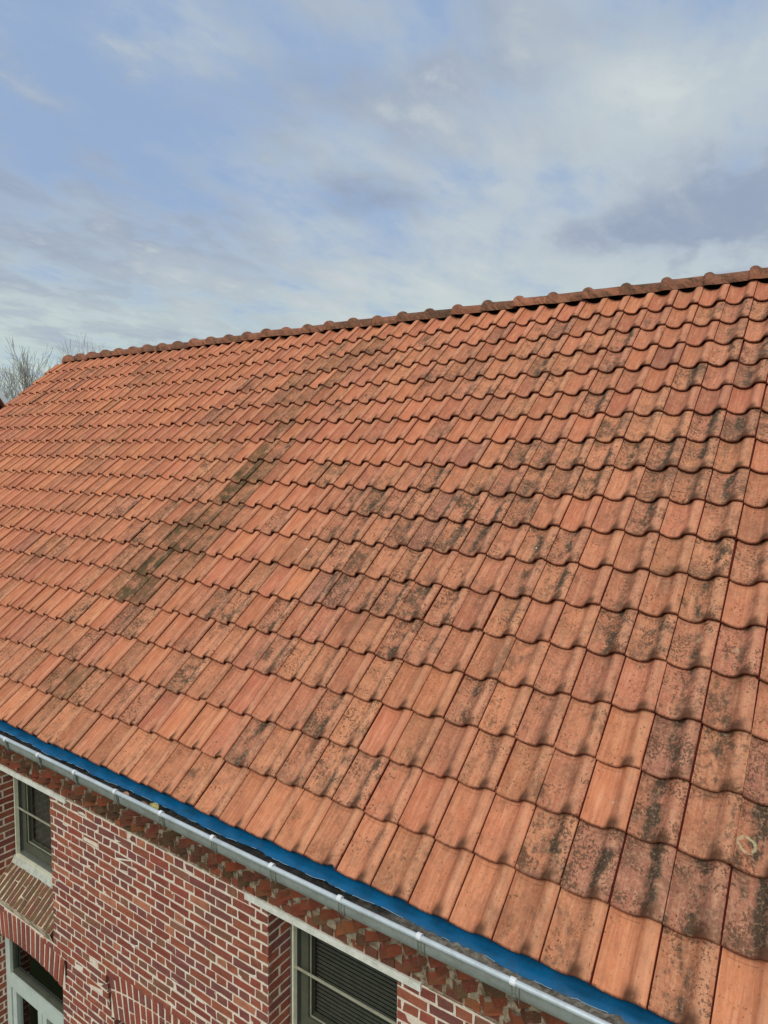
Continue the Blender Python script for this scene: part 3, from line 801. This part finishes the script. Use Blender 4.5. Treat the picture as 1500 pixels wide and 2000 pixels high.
def lower_window(xc, hw, zi, zb):
    F = MB(); yf = .32; x0, x1 = xc-hw+.004, xc+hw-.004; fw = .075
    top = lambda x: zi + .03
    F.box(x0, x0+fw, yf, yf+.07, zb, zi+.03); F.box(x1-fw, x1, yf, yf+.07, zb, zi+.03)
    F.box(x0+fw, x1-fw, yf, yf+.07, -2.638, -2.520)                       # transom
    F.box(x0+fw, x1-fw, yf, yf+.07, zb, zb+.08)
    F.box(x0+fw, x1-fw, yf+.012, yf+.07, zi-.03, zi+.03)
    fr = hpart(F.build('window', M_GREY))
    a = MB()
    a.box(x0+fw, x1-fw, yf+.018, yf+.05, -2.520, -2.508); a.box(x0+fw, x1-fw, yf+.030, yf+.06, -2.508, -2.494)
    a.box(x0+fw, x0+fw+.014, yf+.022, yf+.06, -2.494, zi-.03); a.build('glazing_bead', M_SASH, fr)
    for (a0, a1) in ((x0+fw+.006, xc-.004), (xc+.004, x1-fw-.006)):
        a = MB(); sw = .062; z0, z1 = zb+.085, -2.645
        a.box(a0, a0+sw, yf+.010, yf+.06, z0, z1); a.box(a1-sw, a1, yf+.010, yf+.06, z0, z1)
        a.box(a0+sw, a1-sw, yf+.010, yf+.06, z0, z0+.07); a.box(a0+sw, a1-sw, yf+.010, yf+.06, z1-.02, z1)
        cs = a.build('casement', M_GREY, fr)
        a = MB(); a.add([(a0+sw, yf+.038, z0+.07), (a1-sw, yf+.038, z0+.07), (a1-sw, yf+.038, z1-.02), (a0+sw, yf+.038, z1-.02)], [(0, 1, 2, 3)]); a.build('pane', M_GLASS, fr)
    a = MB(); a.add([(x0+fw, yf+.045, -2.494), (x1-fw, yf+.045, -2.494), (x1-fw, yf+.045, zi-.03), (x0+fw, yf+.045, zi-.03)], [(0, 1, 2, 3)]); a.build('fanlight_pane', M_GLASS, fr)
    a = MB(); rm = [(x0, yf+.08, zb), (x1, yf+.08, zb), (x1, yf+1.5, zb), (x0, yf+1.5, zb), (x0, yf+.08, zi+.03), (x1, yf+.08, zi+.03), (x1, yf+1.5, zi+.03), (x0, yf+1.5, zi+.03)]
    a.add(rm, [(0, 1, 2, 3), (7, 6, 5, 4), (3, 2, 6, 7), (0, 3, 7, 4), (1, 5, 6, 2)]); a.build('room', M_ROOM, fr)
    a = MB(); a.add([(x0, yf+.02, zb), (x1, yf+.02, zb), (x1, YW-.03, zb-.05), (x0, YW-.03, zb-.05), (x1, YW-.03, zb-.10), (x0, YW-.03, zb-.10)], [(3, 2, 1, 0), (5, 4, 2, 3)])
    a.build('sill', M_LINTEL, fr); return fr
lower_window(*ARCH[0][:3], ARCH[0][4])['label'] = 'pale grey green window with fanlight under the brick arch'
lower_window(*ARCH[1][:3], ARCH[1][4])

# ------------------------------------------------------------------ gutter, brackets, membrane
GY, GZc, GR = -.046, -.034, .074
gx0, gx1 = XL-.02, XR+.02
prof = [(-.120, -.034), (-.119, -.055), (-.117, -.075), (-.1135, -.094), (-.108, -.104), (-.100, -.111), (-.088, -.114), (-.05, -.115), (-.005, -.114), (.008, -.112), (.016, -.106), (.018, -.098), (.0185, -.088)]
inner = [(y+(.0018 if y < GY else -.0018), z+.0016) for y, z in prof][::-1]
gm = MB(); gm.sweep(prof + inner, gx0, gx1, 60, closed=True, fn=lambda x, y, z, k: (x, y+.003*math.sin(x*1.3), z+.004*math.sin(x*.9)))
pts = [(gx0+(gx1-gx0)*i/60, GY-GR-.002+.003*math.sin((gx0+(gx1-gx0)*i/60)*1.3), GZc+.004+.004*math.sin((gx0+(gx1-gx0)*i/60)*.9)) for i in range(61)]
gm.tube(pts, .0125, 12, m=1)
gutter = hpart(gm.build('gutter', [M_ZINC, M_BEADZ], smooth=True))
gutter.data.polygons.foreach_set('use_smooth', [True]*len(gutter.data.polygons))
k = -20
bx = -.252
for k in range(-25, 10):
    x = bx + .4228*k
    if not (gx0+.05 < x < gx1-.05): continue
    b_ = MB(); hw = .011
    # strap following the outside of the bowl, a collar pinched round the bead, a bent tongue at the back
    ps = []
    ps = [(y-.003 if y < GY else y+.003, z-(.003 if z < -.105 else 0)) for y, z in prof]; ps2 = [(y-.003 if y < GY else y+.003, z-(.003 if z < -.105 else 0)) for y, z in ps][::-1]
    b_.sweep(ps+ps2, -hw, hw*.9, 1, closed=True, m=1)
    b_.box(hw*2.1, hw*2.1+.003, -.124, -.116, -.110, -.040, m=2)  # dark strip modelled in place of the shadow line beside the strap
    cs = []
    for q in range(10):
        a = math.radians(-60 + 300*q/9); cs.append((GY-GR-.002+.0155*math.cos(a), GZc+.004+.0155*math.sin(a)))
    b_.sweep(cs + [((y-(GY-GR-.002))*.86+GY-GR-.002, (z-GZc-.004)*.86+GZc+.004) for y, z in cs][::-1], -hw, hw, 1, closed=True)
    o = b_.build('bracket', [M_CLIP, M_STRAP, M_FRAME], gutter); o.location = (x, 0, 0)
    b_ = MB(); b_.tube([(-.004, -.129, -.045), (-.002, -.131, -.07), (-.005, -.130, -.10), (-.002, -.127, -.14), (-.006, -.10, -.18), (-.004, -.06, -.235)], .0011, 5)
    o2 = b_.build('tie_wire', M_FRAME, gutter); o2.location = (x, 0, 0)

# blue eaves membrane: from under the first tiles down into the gutter
mp = [(.222, .055), (.150, -.008), (.085, -.050), (.050, -.062), (.020, -.066), (.000, -.071), (-.010, -.080)]
def mfn(x, y, z, k):
    wv = .004*math.sin(x*4.1)+.010*mnoise.noise(Vector((x*3.1, k*.35, 1)))+.006*mnoise.noise(Vector((x*13, k*.5, 7)))+.002*mnoise.noise(Vector((x*41, k, 3)))
    f = k/6.0
    jag = 0.0
    if k == 6: jag = .006*mnoise.noise(Vector((x*9, 0, 0))) + .004*mnoise.noise(Vector((x*40, 3, 0)))
    return (x, y + wv*f, z + wv*.6*f + jag)
mm = MB(); mm.sweep(mp, XL+.02, XR-.02, 900, fn=mfn)
mem = hpart(mm.build('eaves_membrane', M_MEMB, smooth=True))
mem['label'] = 'bright blue plastic membrane hanging over the gutter'
fr_ = MB(); x = -6.0
while x < 1.6:
    L = rng.uniform(.03, .16)
    for q in range(1):
        ps = []
        for e in range(6):
            xx = x + L*e/5; a = mfn(xx, *mp[5], 5); b2 = mfn(xx, *mp[6], 6)
            ps.append((xx, b2[1]-.0012, b2[2]+.0015))
        fr_ = MB(); fr_.tube(ps, .0011, 4); fr_.build('frayed_thread', M_FRAY, mem)
    x += L + rng.uniform(.02, .22)

# silt and wet leaves lying in the gutter
sl = MB(); n = 900
for i in range(n+1):
    x = gx0+.02 + (gx1-gx0-.04)*i/n
    dep = -.092 + .012*mnoise.noise(Vector((x*2.2, 0, 0))) + .012*mnoise.noise(Vector((x*14, 2, 0))) + (.010 if x > -1.1 else 0)*min(1, (x+1.1)*2 if x > -1.1 else 0)
    hw = .066
    for q in range(6):
        y = GY + hw*(-1+2*q/5)
        sl.v.append((x, y, dep + .010*mnoise.noise(Vector((x*38, y*60, 5)))))
for i in range(n):
    for q in range(5):
        a = i*6+q; sl.f.append((a, a+6, a+7, a+1)); sl.m.append(0)
M_SILT, t, b = mat('gutter_silt')
ps_ = t.node('ShaderNodeNewGeometry').outputs['Position']; sx = t.node('ShaderNodeSeparateXYZ'); t.l.new(ps_, sx.inputs[0])
na_ = t.noise(ps_, 38, 5, .65); nb_ = t.noise(ps_, 9, 3, .6)
dark_ = t.mix(t.ramp(na_, .4, .65), (.008, .007, .006), (.035, .030, .020))
pale_ = t.mix(t.ramp(na_, .35, .65), (.10, .085, .06), (.25, .22, .17))
t.l.new(t.mix(t.ramp(t.math('ADD', sx.outputs[0], t.math('MULTIPLY', t.math('SUBTRACT', nb_, .5), .9)), -1.15, -.55), dark_, pale_), b.inputs['Base Color'])
b.inputs['Roughness'].default_value = .9; bump(t, b, na_, 1.0, .006)
so = sl.build('gutter_silt', M_SILT)
tag(so, 'dark wet silt and rotted leaf litter lying along the gutter', 'silt', kind='stuff')
def leaf(loc, rz, tilt, size, c, label):
    m, t, b = mat('dry_leaf'); n = t.noise(t.node('ShaderNodeNewGeometry').outputs['Position'], 90, 4, .6)
    t.l.new(t.mix(t.ramp(n, .35, .7), c, tuple(x*.45 for x in c)), b.inputs['Base Color']); b.inputs['Roughness'].default_value = .7
    root = empty('dry_leaf', loc, rz); root.rotation_euler = (tilt, .3, rz)
    bl = MB(); n = 10
    for i in range(n+1):
        s = i/n; wd = size*.42*math.sin(math.pi*min(1, s*.97+.03))**.7*(1+.18*(i % 2))
        for q in (-1, -.5, 0, .5, 1):
            bl.v.append((size*(s-.5), wd*q, size*.16*abs(q)**1.3 + size*.25*(s-.5)**2 + rng.uniform(-.001, .001)))
    for i in range(n):
        for q in range(4):
            a = i*5+q; bl.f.append((a, a+5, a+6, a+1)); bl.m.append(0)
    bl.build('blade', m, root, smooth=True)
    st = MB(); st.tube([(-size*.5, 0, .0), (-size*.7, .002, .004), (-size*.9, .006, .003)], .0011, 5); st.build('stalk', m, root)
    tag(root, label, 'leaf', 'dry leaves lying in the gutter')
leaf((-2.745, -.085, -.058), .4, .6, .050, (.46, .24, .14), 'curled pinkish brown leaf in the gutter, leftmost of the three leaves')
leaf((-2.575, -.090, -.060), 1.3, .8, .044, (.50, .28, .18), 'small pink leaf in the gutter between the curled brown leaf and the yellow leaf')
leaf((-2.470, -.092, -.050), .2, .5, .070, (.42, .36, .12), 'broad yellow green leaf lying in the gutter')

# ------------------------------------------------------------------ winter trees beyond the gable
def ray(px, py):
    d = np.array([(px-750)/1323.5, (py-1000)/1323.5, 1.0]) @ R; return d/np.linalg.norm(d)
def tree(px, top, dist, seed, label, spread=.5, trunk_r=.14, order=6, group='bare winter trees beyond the gable'):
    rd = random.Random(seed); d = ray(px, top); hd = math.hypot(d[0], d[1])
    bx_, by_ = CAM[0]+d[0]/hd*dist, CAM[1]+d[1]/hd*dist
    ztop = CAM[2] + d[2]/hd*dist; H = ztop - GZ
    root = empty('bare_tree', (bx_, by_, GZ-.05)); tag(root, label, 'tree', group)
    tr = MB(); cr = MB()
    zt = H*.34; lean = Vector((rd.uniform(-.03, .03), rd.uniform(-.03, .03), 1))
    top_ = [Vector((lean.x*H*s + .1*math.sin(s*5+seed), lean.y*H*s, H*s)) for s in (0, .06, .13, .2, .27, .34)]
    tr.tube(top_, [trunk_r*1.35, trunk_r, trunk_r*.95, trunk_r*.88, trunk_r*.8, trunk_r*.72], 9); tr.build('trunk', M_BARK, root, smooth=True)
    def grow(p, dr, L, r, o):
        n = 4; pts = [p]; d2 = dr.copy()
        for i in range(n):
            d2 = (d2 + Vector((rd.uniform(-1, 1), rd.uniform(-1, 1), rd.uniform(-.4, .9)))*.11).normalized(); pts.append(pts[-1] + d2*L/n)
        rr = [max(.0065, r*(1-.45*i/n)) for i in range(n+1)]
        cr.tube(pts, rr, 5 if o > 3 else 3, cap=False)
        if o == 0: return
        kids = 2 + (rd.random() < .65)
        for q in range(kids):
            ax = Vector((rd.uniform(-1, 1), rd.uniform(-1, 1), rd.uniform(-.2, .2))).normalized()
            ang = rd.uniform(.22, .62) if q else rd.uniform(.05, .22)
            nd = (Matrix.Rotation(ang, 3, ax) @ d2 + Vector((0, 0, .14))).normalized()
            grow(pts[-1] if q < 2 else pts[2], nd, L*rd.uniform(.66, .86), r*.56, o-1)
        if o < 4 and rd.random() < .8:
            ax = Vector((rd.uniform(-1, 1), rd.uniform(-1, 1), 0)).normalized()
            grow(pts[rd.choice((1, 2, 3))], (Matrix.Rotation(.7, 3, ax) @ d2).normalized(), L*.6, r*.4, max(0, o-2))
    L0 = H*.66*.245
    grow(top_[-1], Vector((0, 0, 1)), L0, trunk_r*.7, order)
    for q in range(4):
        a = 2*math.pi*q/4 + rd.uniform(-.5, .5)
        grow(top_[-1-(q % 2)], Vector((math.cos(a)*spread, math.sin(a)*spread, 1)).normalized(), L0*rd.uniform(.85, 1.0), trunk_r*.5, order-1)
    # scale so that the tip really reaches the measured height
    mz = max(v[2] for v in cr.v); f = H/mz
    cr.v = [(v[0]*f if 1 else v[0], v[1]*f, (v[2]-zt)*((H-zt)/(mz-zt))+zt) for v in cr.v]
    cr.build('crown', M_BARK, root)
tree(70, 663, 46, 3, 'tall bare tree rising clear behind the left end of the roof slope', .55, .15, 6)
tree(8, 705, 52, 5, 'bare tree cut by the left edge of the photo', .5, .13, 6)
tree(38, 738, 60, 8, 'low bare tree between the tall bare tree and the left edge of the photo', .6, .12, 5)
tree(150, 656, 62, 12, 'bare tree whose twig tips just show above the left end of the ridge', .45, .13, 5)
tree(186, 650, 66, 17, 'bare tree with thin tips above the ridge, right of the other tips', .45, .13, 5)
tree(98, 724, 58, 21, 'slim bare tree low against the roof edge, right of the tall bare tree', .5, .12, 5)
tree(-60, 690, 50, 29, 'bare tree standing left of the others, mostly out of frame', .5, .14, 5)

# ------------------------------------------------------------------ neighbouring house, just its verge peeps in
d = ray(4, 803); hd = math.hypot(d[0], d[1]); dist = 26.0
nx, ny, nz = CAM[0]+d[0]/hd*dist, CAM[1]+d[1]/hd*dist, CAM[2]+d[2]/hd*dist
nb = empty('neighbouring_house', (nx, ny, GZ), math.atan2(d[1], d[0]) - math.pi/2 + math.radians(14))
tag(nb, 'neighbouring house with red roof and white verge board at the left edge', 'house')
hz = nz - GZ
M_NR = plain('neighbour_roof', (.30, .075, .045), .85, 0, var=.2, scale=3)
M_NW = plain('neighbour_wall', (.22, .07, .05), .9, 0, var=.2, scale=4)
a = MB(); a.add([(0.1, 0, 0), (-2.5, 0, 0), (-2.5, 8, 0), (.1, 8, 0), (.1, 0, hz-.4), (-2.5, 0, hz+4.2), (-2.5, 8, hz+4.2), (.1, 8, hz-.4)], [(0, 1, 5, 4), (1, 2, 6, 5), (3, 7, 6, 2), (0, 4, 7, 3)]); a.build('wall', M_NW, nb)
a = MB(); a.add([(.5, -.3, hz-.55), (-2.6, -.3, hz+4.6), (-2.6, 8.3, hz+4.6), (.5, 8.3, hz-.55), (.5, -.3, hz-.40), (-2.6, -.3, hz+4.85), (-2.6, 8.3, hz+4.85), (.5, 8.3, hz-.40)],
      [(0, 1, 2, 3), (7, 6, 5, 4), (0, 4, 5, 1), (3, 2, 6, 7), (0, 3, 7, 4), (1, 5, 6, 2)]); a.build('roof', M_NR, nb)
a = MB(); a.add([(.5, -.36, hz-.62), (-2.6, -.36, hz+4.5), (-2.6, -.31, hz+4.5), (.5, -.31, hz-.62), (.5, -.36, hz-.36), (-2.6, -.36, hz+4.95), (-2.6, -.31, hz+4.95), (.5, -.31, hz-.36)],
      [(0, 1, 2, 3), (7, 6, 5, 4), (0, 4, 5, 1), (3, 2, 6, 7), (0, 3, 7, 4), (1, 5, 6, 2)]); a.build('verge_board', M_PAINT, nb)
